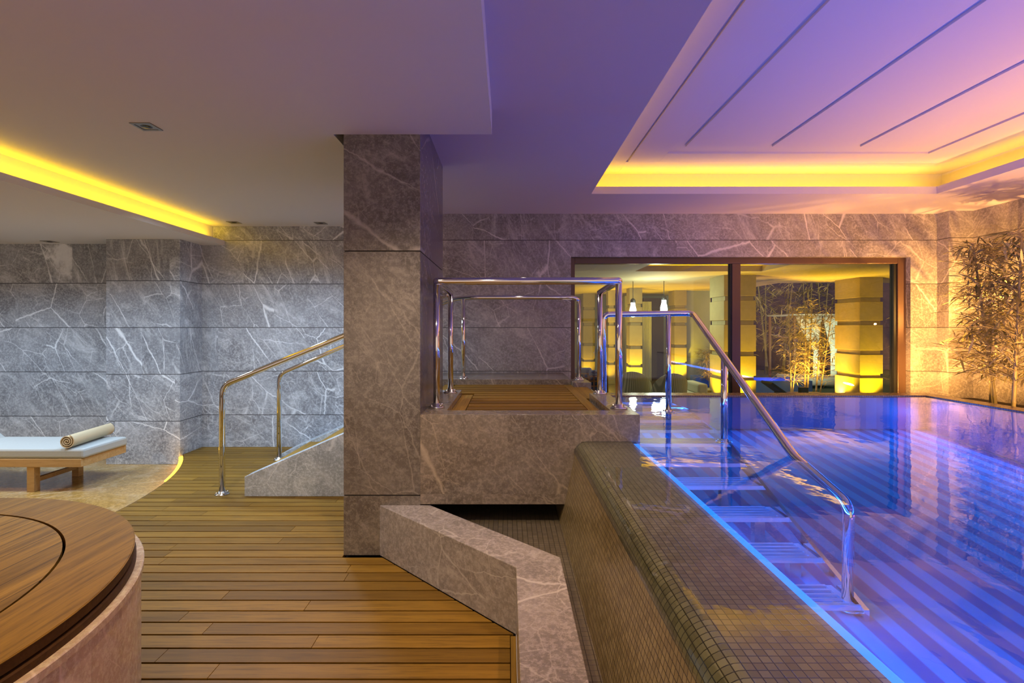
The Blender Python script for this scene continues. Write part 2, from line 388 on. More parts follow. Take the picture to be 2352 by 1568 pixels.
# ------------------------------------------------------------------ ceilings
L = MB().prism([(-3.586,-2.5),(-.1,-2.5),(-.1,3.3),(-1.11,3.3),(-1.11,BW),(-3.586,BW)], 2.68, 2.95)
struct('ceiling', L, M['plaster'])
struct('ceiling_lounge', MB().box(-8, -2.5, 2.45, -3.46, BW, 2.475).box(-3.46, -2.5, 2.45, -3.44, BW, 2.505).box(-8, -2.5, 2.475, -3.586, BW, 2.95), M['plaster'])
tr = MB()
TX0, TX1, TY1 = .863, 4.43, 5.35; O = .33
tr.box(-1.11, 3.3, 2.83, -.1, BW, 2.95).box(-.1, -2.5, 2.83, TX0-O, BW, 2.95).box(TX1+O, -2.5, 2.83, 5.5, BW, 2.95).box(TX0-O, TY1+O, 2.83, TX1+O, BW, 2.95)
tr.box(TX0-O, -2.5, 2.83, TX0, TY1+O, 2.85).box(TX1, -2.5, 2.83, TX1+O, TY1+O, 2.85).box(TX0, TY1, 2.83, TX1, TY1+O, 2.85)   # shelves
tr.box(TX0-.02, -2.5, 2.85, TX0, TY1+.02, 2.905).box(TX1, -2.5, 2.85, TX1+.02, TY1+.02, 2.905).box(TX0, TY1, 2.85, TX1, TY1+.02, 2.905)   # lips
tr.box(TX0-O-.05, -2.5, 2.95, TX0-O, TY1+O+.05, 3.22).box(TX1+O, -2.5, 2.95, TX1+O+.05, TY1+O+.05, 3.22).box(TX0-O, TY1+O, 2.95, TX1+O, TY1+O+.05, 3.22)
struct('ceiling_coffer', tr, M['plaster_pink_light'])
tp = MB()
tp.box(TX0-O, -2.5, 3.147, TX1+O, TY1+O, 3.22)
z0, z1 = 3.13, 3.15
tp.box(TX0-O, -2.5, z0, 1.20, TY1+O, z1).box(1.20, 5.26, z0, TX1+O, TY1+O, z1).box(1.222, -2.5, z0, 1.54, 5.26, z1)
tp.box(1.54, 5.01, z0, 4.07, 5.26, z1).box(4.07, -2.5, z0, TX1+O, 5.26, z1)
for a, b in ((1.655, 2.35), (2.46, 3.17), (3.28, 3.96)): tp.box(a, -2.5, z0, b, 4.82, z1)
struct('ceiling_panels', tp, M['plaster_pink_light'], bevel=.002)

# ------------------------------------------------------------------ floors
CX, CY, CR = -6.65, 3.9, 3.57
def lim_left(y):
    d = CR*CR-(y-CY)**2
    return CX+math.sqrt(d) if d > 0 else -8
def lim_right(y):
    if y < 2.445: return .012
    if y < 3.3: return .036-(y-2.445)*1.0
    if y < 4.447: return -1.045
    return .6 if y < 5.5 else .6
dk = MB(); P = .1033; y = 3.274-P*55; k = 0
while y < BW-.001:
    ya, yb = y+.0055, min(y+P-.0055, BW)
    if yb > -2.4:
        xl_a, xl_b = lim_left(ya), lim_left(yb)
        xr_a, xr_b = lim_right(ya), lim_right(yb)
        if ya < 3.3 < yb: xr_a = xr_b = -1.045 if yb-3.3 > 3.3-ya else -.82
        if ya >= 4.447-.06: xr_a = xr_b = -1.0
        if ya < 4.447 < yb: xr_a = xr_b = -1.045
        x0 = -8 + random.random()*1.5; cuts = [x0]
        while cuts[-1] < 1: cuts.append(cuts[-1]+random.uniform(1.1, 2.3))
        cuts = [c for c in cuts if max(xl_a, xl_b)+.15 < c < min(xr_a, xr_b)-.15]
        pos = [(xl_a, xl_b)]+[(c, c) for c in cuts]+[(xr_a, xr_b)]
        for (a0, a1), (b0, b1) in zip(pos, pos[1:]):
            dk.prism([(a0+.0008, ya), (b0-.0008, ya), (b1-.0008, yb), (a1+.0008, yb)], -.022, 0, random.random())
    y += P; k += 1
struct('floor', dk, M['deck'], bevel=.0015)
arc = [(CX+CR*math.cos(a)+.012, CY+CR*math.sin(a)) for a in [R(-80+160*i/60) for i in range(61)]]
struct('floor_base', MB().box(-3.0, -2.5, -.2, .04, BW, -.024), M['joist'])
# curved deck edge (fascia) with its LED strip and the sunken marble lounge
fa = MB(); fi = MB(); N = 80
for i in range(N):
    a0, a1 = R(-70+125*i/N), R(-70+125*(i+1)/N)
    def q(rr, a, z): return (CX+rr*math.cos(a), CY+rr*math.sin(a), z)
    r0, r1 = CR-.004, CR+.02
    fa.add([q(r0,a0,-.10),q(r1,a0,-.10),q(r1,a1,-.10),q(r0,a1,-.10),q(r0,a0,-.001),q(r1,a0,-.001),q(r1,a1,-.001),q(r0,a1,-.001)],
           [(0,3,2,1),(4,5,6,7),(0,1,5,4),(1,2,6,5),(2,3,7,6),(3,0,4,7)])
    r0, r1 = CR-.045, CR-.006
    if CY+CR*math.sin(a0) > 4.95:
        fi.add([q(r0,a0,-.026),q(r1,a0,-.026),q(r1,a1,-.026),q(r0,a1,-.026),q(r0,a0,-.016),q(r1,a0,-.016),q(r1,a1,-.016),q(r0,a1,-.016)],
               [(0,3,2,1),(4,5,6,7),(0,1,5,4),(1,2,6,5),(2,3,7,6),(3,0,4,7)])
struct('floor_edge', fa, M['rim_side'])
tag(fi.build('led_strip', M['led']), 'glowing yellow light strip under the curved deck edge by the lounge floor', 'light strip')
struct('floor_lounge', MB().box(-8, -2.5, -.16, -3.0, 6.2, -.1), M['lounge'])

# ------------------------------------------------------------------ whirlpool tub
TC = (-2.474, 1.40)
tub = thing('whirlpool_tub', 'round marble whirlpool tub with wooden top at lower left', 'tub', (TC[0], TC[1], 0))
def local(mb):
    mb.v = [(x-TC[0], y-TC[1], z) for x, y, z in mb.v]; return mb
def disc(mb, r0, r1, z0_, z1_, n=144):
    c = (TC[0], TC[1], 0)
    mb.lathe([(r0, z0_), (r1, z0_), (r1, z1_-.004), (r1-.004, z1_), (r0, z1_), (r0, z0_)], c, n, smooth=False); return mb
lid = MB(); lid.prism([(TC[0]+.964*math.cos(2*math.pi*i/128), TC[1]+.964*math.sin(2*math.pi*i/128)) for i in range(128)], .575, .599)
for v in (lid,): pass
def wood_local(o, loc): pass
lid_o = local(lid).build('cover', M['deck_y'], tub)
rim = disc(MB(), .974, 1.192, .598, .600); local(rim).build('rim', M['rim_y'], tub)
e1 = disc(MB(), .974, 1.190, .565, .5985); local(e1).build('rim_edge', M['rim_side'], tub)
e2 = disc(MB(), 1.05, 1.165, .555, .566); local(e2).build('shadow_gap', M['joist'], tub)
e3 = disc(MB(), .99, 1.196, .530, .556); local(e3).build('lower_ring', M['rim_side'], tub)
e4 = disc(MB(), 1.0, 1.222, .505, .531); local(e4).build('marble_lip', M['tubside'], tub)
sd = MB(); NP = 40
for i in range(NP):
    sd.lathe([(1.212, 0), (1.212, .506)], (TC[0], TC[1], 0), 6, 2*math.pi*i/NP, 2*math.pi*(i+1)/NP-.0006, pid=i*1.7+1)
sd.lathe([(1.208, 0), (1.208, .505)], (TC[0], TC[1], 0), 120)
local(sd).build('marble_side', M['tubside'], tub)

# ------------------------------------------------------------------ angled coping at the overflow trough
cop = MB().prism([(-.816,3.30),(.04,2.445),(.04,-2.4),(.26,-2.4),(.26,2.55),(-.493,3.30)][::1], 0, .32)
tag(cop.build('trough_curb', M['coping'], bevel=.004), 'low angled marble curb between the wooden deck and mosaic trough', 'curb')
tag(MB().box(.014, -2.4, -.02, .038, 2.43, .003).build('edge_board', M['rim_y']), 'narrow teak edging strip along the foot of the marble curb', 'board')
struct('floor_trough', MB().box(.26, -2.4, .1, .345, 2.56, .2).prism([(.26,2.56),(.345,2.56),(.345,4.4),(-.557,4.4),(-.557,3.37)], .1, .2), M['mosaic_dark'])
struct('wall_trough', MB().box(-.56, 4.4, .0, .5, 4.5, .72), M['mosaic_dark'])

# ------------------------------------------------------------------ pool wall (leaning, rounded shoulder) with uv'd mosaic
prof = [(.337,.20),(.42,.60)]
for i in range(9):
    a = R(170-80*i/8); prof.append((.505+.078*math.cos(a), .642+.078*math.sin(a)))
prof += [(.79,.72),(.79,-.05)]
def sweep_y(mb, prof, y0, y1, seg=1):
    s = [0]
    for a, b in zip(prof, prof[1:]): s.append(s[-1]+math.dist(a, b))
    for i in range(len(prof)-1):
        (xa, za), (xb, zb) = prof[i], prof[i+1]
        mb.add([(xa,y0,za),(xa,y1,za),(xb,y1,zb),(xb,y0,zb)], [(0,1,2,3)], 0, [[(y0,s[i]),(y1,s[i]),(y1,s[i+1]),(y0,s[i+1])]], smooth=2 <= i <= 9)
    return mb
pw = sweep_y(MB(), prof, -2.4, 4.4)
pw.add([(x, 4.4, z) for x, z in [(.337,-.05)]+prof[:-1]+[(.79,-.05)]], [tuple(range(len(prof)+1))])
pw_o = struct('wall_pool_overflow', pw, M['mosaic'])
# pool basin
pf = MB()
ys = [-2.4, 0, 2.4, 5.43]; zs = [-.22, -.05, .12, .387]
for i in range(3):
    pf.add([(.79,ys[i],zs[i]),(4.38,ys[i],zs[i]),(4.38,ys[i+1],zs[i+1]),(.79,ys[i+1],zs[i+1])], [(0,1,2,3)])
struct('floor_pool', pf, M['poolfloor'])
struct('wall_pool_back', MB().box(.79, 5.43, -.3, 4.55, 5.65, .716), M['poolwall'])
struct('wall_pool_side', MB().box(4.38, -2.4, -.3, 4.55, 5.43, .716), M['poolwall'])
struct('wall_pool_platform', MB().box(.80, 3.31, -.3, .838, 5.43, .70).box(.77, -2.4, -.3, .792, 3.31, .715), M['poolwall'])
struct('trim_1', MB().box(.845, 5.44, .716, 4.57, 5.67, .738).box(4.385, -2.4, .716, 4.57, 5.44, .738), M['ledge'], bevel=.004)
wt = MB(); NX, NY = 2, 2
wt.add([(.50,-2.4,.728),(4.384,-2.4,.728),(4.384,5.439,.728),(.845,5.439,.728),(.845,3.299,.728),(.50,3.299,.728)], [(0,1,2,3,4,5)])
ed = [(.505+.086*math.cos(R(a)), .642+.086*math.sin(R(a))) for a in range(90, 171, 8)]
for (xa, za), (xb, zb) in zip(ed, ed[1:]):
    wt.add([(xa,-2.4,za),(xa,3.299,za),(xb,3.299,zb),(xb,-2.4,zb)], [(0,1,2,3)], smooth=True)
wt.v = [(.505 if abs(x-.50) < 1e-6 else x, y, z) for x, y, z in wt.v]
wo = wt.build('pool_water', M['water']); wo['kind'] = 'stuff'; wo['label'] = 'still blue lit pool water brimming over the mosaic wall'; wo['category'] = 'water'
struct('floor_planter', MB().box(4.57, -2.4, .4, 5.5, 6.12, .62), M['soil'])
struct('floor_window_gap', MB().box(.845, 5.67, .2, 5.21, BW, .4), M['coping'])

tag(MB().box(.793, -2.4, .690, .826, 3.29, .712).build('pool_light_strip', M['ledblue']), 'long glowing blue light strip along the inner pool edge', 'light strip')
# ------------------------------------------------------------------ raised platform
pl = thing('raised_platform', 'raised marble platform with teak decking beside the pool', 'platform', (0, 3.3, 0))
def off(mb, p): mb.v = [(x-p[0], y-p[1], z-p[2]) for x, y, z in mb.v]; return mb
PO = (0, 3.3, 0)
sl = MB().prism_y([(-.557,.324),(.385,.324),(.47,.7205),(.843,.7205),(.843,.895),(-.557,.895)], 3.30, 3.476)
off(sl, PO).build('front_slab', M['platform'], pl, bevel=.002)
off(MB().box(-.557, 3.476, .72, .843, 5.6, .83), PO).build('base_slab', M['platform'], pl)
off(MB().box(-.557, 3.476, .83, -.409, 4.62, .895), PO).build('curb', M['platform'], pl, bevel=.002)
off(MB().box(.69, 3.476, .83, .843, 4.38, .895), PO).build('curb', M['platform'], pl, bevel=.002)
off(MB().box(.665, 5.22, .83, .843, 5.6, .895), PO).build('curb', M['platform'], pl, bevel=.002)
off(MB().box(-1.0, 5.45, .72, .665, 6.28, .905), PO).build('curb', M['platform'], pl, bevel=.002)
bd = MB(); y = 3.485
while y < 5.44:
    xl = -.302
    if y > 4.62: xl = -.55
    bd.box(xl, y, .831, .582, min(y+.125, 5.447), .85, random.random()); y += .155
off(MB().box(-.56, 3.48, .8305, .665, 5.447, .8325), PO).build('decking_base', M['joist'], pl)
off(bd, PO).build('decking', M['deck'], pl)
off(MB().box(-.407, 3.48, .831, -.308, 4.62, .85, .3), PO).build('border_board', M['rim_y'], pl)
off(MB().box(.588, 3.48, .831, .664, 5.447, .85, .7).box(.666, 4.385, .831, .80, 5.215, .85, .2), PO).build('border_board', M['rim_y'], pl)

# ------------------------------------------------------------------ marble staircase left of the pillar
st = thing('marble_staircase', 'marble staircase with sloping grey side wall behind the pillar', 'stairs', (-2.26, 4.447, 0))
SO = (-2.26, 4.447, 0)
sp = MB().prism_y([(-2.26,0),(-.557,0),(-.557,.895),(-.60,.895),(-2.26,.168)], 4.449, 4.60)
off(sp, SO).build('side_wall', M['parapet'], st, bevel=.003)
sp = MB().prism_y([(-2.55,0),(-.557,0),(-.557,.895),(-.62,.895),(-2.55,.03)], 5.82, 6.28)
off(sp, SO).build('side_wall', M['parapet'], st, bevel=.003)
for i in range(5):
    x0 = -2.2+.39*i
    off(MB().box(x0, 4.602, 0, -.56 if i == 4 else x0+.39, 5.818, .17*(i+1)-.022), SO).build('riser', M['parapet'], st)
    off(MB().box(x0-.02, 4.604, .17*(i+1)-.021, -.56 if i == 4 else x0+.37, 5.816, .17*(i+1), random.random()), SO).build('tread', M['rim_y'], st, bevel=.003)

# ------------------------------------------------------------------ railings
def flange(x, y, z, par, org):
    m = MB().lathe([(.0,.0),(.058,.0),(.058,.008),(.03,.012),(.030,.03),(.0,.03)], (x,y,z), 24)
    for k in range(4):
        a = R(45+90*k); m.lathe([(0,.008),(.009,.008),(.009,.02),(.005,.025),(0,.025)], (x+.044*math.cos(a), y+.044*math.sin(a), z), 8)
    off(m, org).build('flange', M['satin'], par)
def rail(name, label, org, runs, posts, group=None, r=.025):
    t = thing(name, label, 'railing', org, group)
    for pts, fr in runs:
        m = MB().tube(fillet(pts, fr), r, 20); off(m, org).build('rail', M['chrome'], t)
    for x, y, z, zt in posts:
        off(MB().tube([(x,y,z+.01),(x,y,zt)], r*.92, 20), org).build('post', M['chrome'], t)
        flange(x, y, z, t, org)
    return t
ZR = 1.77
g = rail('guard_railing', 'front polished steel guard rail along the platform edge beside pillar', (-.494,3.58,.895),
     [([(-.487,4.42,1.745),(-.494,3.58,ZR),(.764,3.55,ZR),(.774,4.345,1.745)], .02)],
     [(-.494,3.60,.895,ZR-.02),(-.487,4.42,.895,1.74),(.764,3.56,.895,ZR-.02),(.774,4.345,.895,1.74)])
g = rail('guard_railing', 'rear steel guard rail behind the platform running down the stairs', (-2.51,5.69,0),
     [([(-2.51,5.69,.02),(-2.51,5.69,.935),(-.60,5.54,1.75),(-.40,5.52,ZR),(.70,5.52,ZR),(.76,5.52,ZR-.03)], .09)],
     [(-.473,5.52,.905,ZR-.02),(.76,5.52,.895,ZR-.02)])
flange(-2.51, 5.69, 0, g, (-2.51,5.69,0))
g = rail('stair_handrail', 'steel handrail rising from deck along the marble stair side wall', (-2.483,4.505,0),
     [([(-2.483,4.505,.02),(-2.483,4.505,.9465),(-.55,4.43,1.725),(-.487,4.42,1.735)], .09)], [])
flange(-2.483, 4.505-.0, 0, g, (-2.483,4.505,0))
g = rail('pool_handrail', 'steel handrail sloping down into the pool along the submerged steps', (.828,4.48,.72),
     [([(.828,4.48,.74),(.828,4.48,1.565),(1.6,4.48,1.575),(1.6,2.90,.735),(1.6,2.43,.62),(1.6,2.44,.14)], .06)],
     [(1.39,4.48,.71,1.56),(1.6,3.83,.60,1.22)])
flange(1.6, 2.44, .13, g, (.828,4.48,.72))
# ------------------------------------------------------------------ steel steps in the pool
ps = thing('pool_steps', 'submerged steel steps with slatted treads beside the mosaic wall', 'steps', (.85, 4.4, .3))
QO = (.85, 4.4, .3)
def sz(y): return .71 if y > 4.7 else (.71-(4.7-y)*.10 if y > 3.9 else .63-(3.9-y)*.298)
for (sx) in (.86, 1.63):
    m = MB(); seq = [5.2, 4.7, 3.9, 2.35]
    for a, b in zip(seq, seq[1:]):
        m.add([(sx-.012,a,sz(a)-.06),(sx+.012,a,sz(a)-.06),(sx+.012,a,sz(a)),(sx-.012,a,sz(a)),
               (sx-.012,b,sz(b)-.06),(sx+.012,b,sz(b)-.06),(sx+.012,b,sz(b)),(sx-.012,b,sz(b))],
              [(0,1,2,3),(7,6,5,4),(0,4,5,1),(1,5,6,2),(2,6,7,3),(3,7,4,0)])
    off(m, QO).build('stringer', M['chrome'], ps)
for ye in (4.95, 4.63, 4.35, 4.07, 3.80, 3.54, 3.286, 2.983, 2.67, 2.38):
    m = MB(); z = sz(ye)-.01
    for j in range(5):
        yy = ye+.012+j*.042
        m.box(.875, yy, z-.004, 1.575, yy+.015, z+.008)
    m.box(.87, ye-.006, z-.014, 1.62, ye+.004, z+.010).box(1.575, ye, z-.006, 1.605, ye+.19, z+.006)
    off(m, QO).build('tread', M['treadm'], ps, bevel=0)
for x, y, z in ((1.47,3.02,.22),(1.50,2.70,.14),(1.40,3.32,.20)):
    off(MB().box(x-.03, y, z-.05, x+.03, y+.05, sz(y)-.03), QO).build('support_leg', M['satin'], ps)

# ------------------------------------------------------------------ sliding window
fr = MB(); FY0, FY1 = 6.36, 6.46
fr.box(.768, FY0, .25, .825, FY1, 2.308).box(4.79, FY0, .25, 4.89, FY1, 2.308).box(.825, FY0, 2.235, 4.79, FY1, 2.308).box(.825, FY0, .25, 4.79, FY1, .33).box(2.76, FY0+.01, .33, 2.865, FY1, 2.235)
win = struct('window_1', fr, M['frame'], bevel=.004)
MB().box(.825, 6.41, .33, 2.745, 6.418, 2.235).build('window_pane', M['glass'], win)
MB().box(2.865, 6.41, .33, 4.755, 6.418, 2.235).build('window_pane', M['glass'], win)
MB().box(2.742, 6.38, .33, 2.76, 6.45, 2.235).box(4.755, 6.38, .33, 4.79, 6.45, 2.235).build('gasket', M['black'], win)

# ------------------------------------------------------------------ recessed downlights
def downlight(x, y, z, label):
    t = thing('downlight', label, 'downlight', (x, y, z), 'square recessed downlights')
    h = .062; m = MB()
    for a in ((-h,-h,h,-h+.016),(-h,h-.016,h,h),(-h,-h+.016,-h+.016,h-.016),(h-.016,-h+.016,h,h-.016)):
        m.box(a[0],a[1],-.005,a[2],a[3],-.0005)
    m.build('frame', M['ring'], t)
    MB().box(-h+.016,-h+.016,-.002,h-.016,h-.016,-.0006).build('plate', M['ring'], t)
    MB().lathe([(.0,-.007),(.022,-.0065),(.030,-.003),(.032,-.0021)], (0,0,0), 24).build('lens', M['lens'], t)
downlight(-2.21, 3.17, 2.68, 'square downlight alone in the middle of the left ceiling')
downlight(-3.20, 6.06, 2.68, 'downlight at the wall beside the end of the yellow cove')
downlight(-2.20, 6.10, 2.68, 'downlight at the wall beside the marble pillar')
downlight(-5.32, 6.02, 2.45, 'downlight in the lower ceiling above the lounger')
# wall sconce behind bamboo
sc = thing('wall_sconce', 'small cylindrical wall lamp half hidden by the bamboo', 'lamp', (5.42, 5.86, 1.36))
MB().lathe([(0,-.07),(.035,-.07),(.035,-.01),(.038,-.01),(.038,.01),(.035,.01),(.035,.07),(0,.07)], (0,0,0), 24).build('body', M['satin'], sc)
MB().box(.03,-.02,-.02,.08,.02,.02).build('bracket', M['satin'], sc)

# ------------------------------------------------------------------ lounger and towel
LO = (-4.6, 4.86, -.1)
lg = thing('sun_lounger', 'wooden sun lounger with a pale grey cushion on lounge floor', 'lounger', LO)
y0, y1 = 4.88, 5.46
m = MB().box(-6.2, y0, .135, -4.02, y0+.035, .213).box(-6.2, y1-.035, .135, -4.02, y1, .213).box(-4.055, y0+.035, .135, -4.02, y1-.035, .213)
for i in range(14): m.box(-4.15-i*.075, y0+.035, .19, -4.11-i*.075, y1-.035, .205)
off(m, LO).build('frame', M['pine'], lg, bevel=.003)
for x in (-4.50, -6.0):
    for yy in (y0+.005, y1-.07):
        off(MB().box(x-.035, yy, -.1, x+.035, yy+.065, .135, .4), LO).build('leg', M['pine'], lg, bevel=.003)
off(MB().box(-4.52, y0+.07, -.02, -4.48, y1-.07, .02), LO).build('stretcher', M['pine'], lg)
off(MB().box(-5.28, y0+.005, .214, -4.0, y1-.005, .305), LO).build('cushion', M['cushion'], lg, bevel=.02)
bm = MB().obox((-5.28-.38*math.cos(R(38)), (y0+y1)/2, .265+.38*math.sin(R(38))), (.78, y1-y0-.02, .07), ry=R(38))
off(bm, LO).build('back_cushion', M['cushion'], lg, bevel=.02)
bm = MB().obox((-5.30-.38*math.cos(R(38)), (y0+y1)/2, .215+.38*math.sin(R(38))), (.78, y1-y0, .03), ry=R(38))
off(bm, LO).build('backrest', M['pine'], lg, bevel=.004)
# rolled towel: a spiral sheet
tw = MB(); spir = []
T = 3.3; nseg = 110; r_out = .068
for i in range(nseg+1):
    t = i/nseg; a = t*T*2*math.pi; r = .010+(r_out-.010)*t; spir.append((r*math.cos(a), r*math.sin(a)))
inner = [(x*(1-.008/max(.011, math.hypot(x,z))), z*(1-.008/max(.011, math.hypot(x,z)))) for x, z in spir]
ya, yb = -.31, .31; vs = []; fs = []
for (x, z), (xi, zi) in zip(spir, inner): vs += [(x,ya,z),(x,yb,z),(xi,yb,zi),(xi,ya,zi)]
for i in range(nseg):
    b = i*4
    fs += [(b,b+1,b+5,b+4),(b+3,b+7,b+6,b+2),(b,b+4,b+7,b+3),(b+1,b+2,b+6,b+5)]
fs += [(0,3,2,1),(nseg*4,nseg*4+1,nseg*4+2,nseg*4+3)]
tw.add(vs, fs, smooth=True)
to = tw.build('rolled_towel', M['towel']); to.location = (-4.20, 5.19, .375); to.rotation_euler = (0, R(40), R(8))
sm = to.modifiers.new('e', 'EDGE_SPLIT'); sm.split_angle = R(50)
tag(to, 'rolled cream terry towel lying across the lounger cushion', 'towel')

# ------------------------------------------------------------------ bamboo
def bamboo_parts(h, culms, nleaf, rad, seed, leaf=.13):
    rnd = random.Random(seed); cm = MB(); lm = MB()
    for c in range(culms):
        a = rnd.random()*6.28; d = 0 if c == 0 else rnd.uniform(.05, .12)*min(1, rad*2.5)
        bx, by = d*math.cos(a), d*math.sin(a); lean = (rnd.uniform(-.05,.05)*rad, rnd.uniform(-.05,.05)*rad); hh = h*rnd.uniform(.85, 1)
        rr = .019*(h/1.9)*rnd.uniform(.8, 1.1); pts = []; rs = []; n = 12
        for i in range(n+1):
            z = hh*i/n
            for dz, f in ((-.008, 1.0), (0, 1.22), (.008, 1.0)) if 0 < i < n else ((0, 1),):
                pts.append((bx+lean[0]*i, by+lean[1]*i, z+dz)); rs.append(rr*f*(1-.55*i/n))
        cm.tube(pts, rs, 8)
        for i in range(nleaf//culms//6):
            t = rnd.uniform(.14, 1.0)**.9; z = hh*t; a = rnd.random()*6.28
            p0 = Vector((bx+lean[0]*t*n, by+lean[1]*t*n, z)); ln = rad*rnd.uniform(.35, 1)*(1.15-.6*t)
            dirv = Vector((math.cos(a), math.sin(a), rnd.uniform(.1, .7))).normalized(); p1 = p0+dirv*ln
            cm.tube([p0, (p0+p1)/2+Vector((0,0,.02)), p1], [.004, .003, .0015], 4, cap=False)
            for j in range(6):
                s = rnd.uniform(.35, 1); q0 = p0.lerp(p1, s)
                d2 = Vector((math.cos(a+rnd.uniform(-1.3,1.3)), math.sin(a+rnd.uniform(-1.3,1.3)), rnd.uniform(-.6, .5))).normalized()
                side = d2.cross(Vector((rnd.uniform(-.4,.4), rnd.uniform(-.4,.4), 1))).normalized(); L_ = leaf*rnd.uniform(.6, 1.25); w_ = L_*.052
                up = side.cross(d2).normalized()
                a0 = q0; m1 = q0+d2*L_*.4; m2 = q0+d2*L_*.75-up*L_*.05; tip = q0+d2*L_-up*L_*.14
                lm.add([a0, m1+side*w_, m1-side*w_, m2+side*w_*.7, m2-side*w_*.7, tip], [(0,2,1),(1,2,4,3),(3,4,5)], rnd.random(), smooth=True)
    return cm, lm
def bamboo(loc, label, h, culms, nleaf, rad, seed, leaf=.13, group=None):
    t = thing('bamboo_plant', label, 'bamboo', loc, group); cm, lm = bamboo_parts(h, culms, nleaf, rad, seed, leaf)
    cm.build('culms', M['culm'], t); lm.build('foliage', M['leaf'], t); return t
bamboo((4.70, 4.82, .62), 'tall bamboo with a pale stem at the pool edge, far right', 1.8, 1, 1150, .42, 3, .17)
bamboo((4.93, 5.28, .62), 'bamboo standing behind the nearer stem against the marble wall', 1.75, 2, 1500, .40, 5, .17)
bamboo((5.10, 4.55, .62), 'bamboo clump close to the right wall at the frame edge', 1.75, 2, 1000, .32, 9, .15)

# ------------------------------------------------------------------ terrace beyond the window
M['stone'] = plain('terrace_stone', (.36,.30,.13), .8, var=.5, scale=9)
M['olive'] = plain('terrace_wall_paint', (.34,.37,.27), .85, var=.3, scale=3)
M['terr'] = plain('terrace_floor_tiles', (.16,.14,.09), .25, var=.3, scale=5)
M['grass'] = plain('lawn_grass', (.05,.08,.03), .9, var=.7, scale=60)
M['night'] = plain('night_darkness', (.075,.06,.14), .95, var=.7, scale=6)  # darkness of night put into the colour
M['tceil'] = plain('terrace_plaster', (.40,.34,.20), .85)
def wicker():
    n = NT('wicker_weave'); x, y, z = n.xyz(n.coords())
    e = n.math('PINGPONG', n.math('ADD', x, y), .02); s = n.rng(e, .006, .014)
    n.bsdf(n.mix(s, (.20,.22,.17), (.42,.45,.36)), .7); return n.m
M['wicker'] = wicker()
M['cream'] = plain('cream_canvas', (.62,.64,.50), .9, var=.2)
M['seatblue'] = plain('blue_cushion', (.08,.09,.25), .9)
M['dwood'] = plain('dark_teak', (.22,.09,.035), .5, var=.4)
M['poolblue'] = plain('outdoor_pool_water', (.06,.16,.75), .2)
TZ = -.3
struct('floor_terrace', MB().box(-3, 6.6, TZ-.1, 16, 13.4, TZ).box(-3, 13.4, TZ-.1, 6.3, 20, TZ), M['terr'])
struct('floor_garden', MB().box(6.3, 13.4, TZ-.1, 20, 22, TZ-.02), M['grass'])
struct('wall_terrace', MB().box(-3, 19, TZ, 7.0, 19.3, 2.8), M['olive'])
struct('night_backdrop', MB().box(7.0, 21.5, TZ, 24, 21.8, 6), M['night'])  # added backdrop standing in for the night, keeps the world light out
tc = MB().box(-3, 6.6, 2.6, 2.6, 19, 2.72).box(2.6, 10.6, 2.6, 5.2, 19, 2.72).box(5.2, 6.6, 2.6, 16, 13.4, 2.72).box(5.2, 13.4, 2.6, 7, 19, 2.72).box(2.6, 6.6, 2.6, 5.2, 7.2, 2.72)
tc.box(2.3, 6.9, 2.82, 5.5, 10.9, 2.9).box(2.3, 10.9, 2.72, 5.5, 10.95, 2.9).box(5.5, 6.9, 2.72, 5.55, 10.95, 2.9).box(2.25, 6.9, 2.72, 2.3, 10.95, 2.9)
struct('ceiling_terrace', tc, M['tceil'])
strip('terrace_cove_led', (2.45, 10.75, 2.76), (5.35, 10.75, 2.76), .05, 22, YEL, (0, .2, 1))
strip('terrace_cove_led', (5.35, 7.1, 2.76), (5.35, 10.6, 2.76), .05, 22, YEL, (.2, 0, 1))
def banded(x0, y0, x1, y1, label, uplight=40, zb=TZ, zt=2.6):
    m = MB(); gr = [.35, .88, 1.56, 2.09]; z = zb
    for g_ in gr+[None]:
        ze = zt if g_ is None else g_-.05
        m.box(x0, y0, z, x1, y1, ze)
        if g_ is not None: m.box(x0+.035, y0+.035, g_-.05, x1-.035, y1-.035, g_+.05); z = g_+.05
    o = tag(m.build('banded_column', M['stone'], bevel=.006), label, 'column', 'banded terrace columns')
    if uplight:
        spot('column_uplight', ((x0+x1)/2-.1, y0-.28, zb+.05), ((x0+x1)/2, y0, 1.6), uplight, YEL, 100, .9)
        spot('column_uplight', (x0-.28, (y0+y1)/2, zb+.05), (x0, (y0+y1)/2, 1.6), uplight*.6, YEL, 100, .9)
    return o
banded(4.72, 11.3, 5.42, 12.1, 'large yellow lit banded column behind the window mullion', 330)
banded(8.02, 11.8, 8.55, 12.7, 'yellow lit banded column at the right side of window', 330)
banded(5.15, 16.0, 5.53, 16.6, 'banded column left of the planted recess, mid distance', 260)
banded(3.53, 15.0, 3.90, 15.4, 'orange lit column between the two lanterns and railing', 300)
banded(3.10, 16.0, 3.32, 16.3, 'slim orange lit column left of the left lantern', 60)
banded(2.55, 17.5, 2.95, 17.9, 'farthest orange lit column near the left window jamb', 60)
tag(MB().box(5.53, 16.2, TZ, 6.35, 16.4, 2.6).build('screen_wall', M['olive']), 'olive wall panel between two yellow lit columns', 'wall panel')
def lantern(x, y, z, label):
    t = thing('hanging_lantern', label, 'lantern', (x, y, z), 'glowing glass lanterns')
    MB().lathe([(0,-.19),(.06,-.18),(.085,-.10),(.08,.0),(.055,.10),(.05,.17),(0,.17)], (0,0,0), 20).build('lamp_glass', M['lampglass'], t)
    MB().lathe([(0,.17),(.07,.17),(.06,.24),(.02,.28),(0,.28)], (0,0,0), 16).build('cap', M['black'], t)
    MB().tube([(0,0,.27),(0,0,2.6-z)], .008, 6).build('rod', M['black'], t)
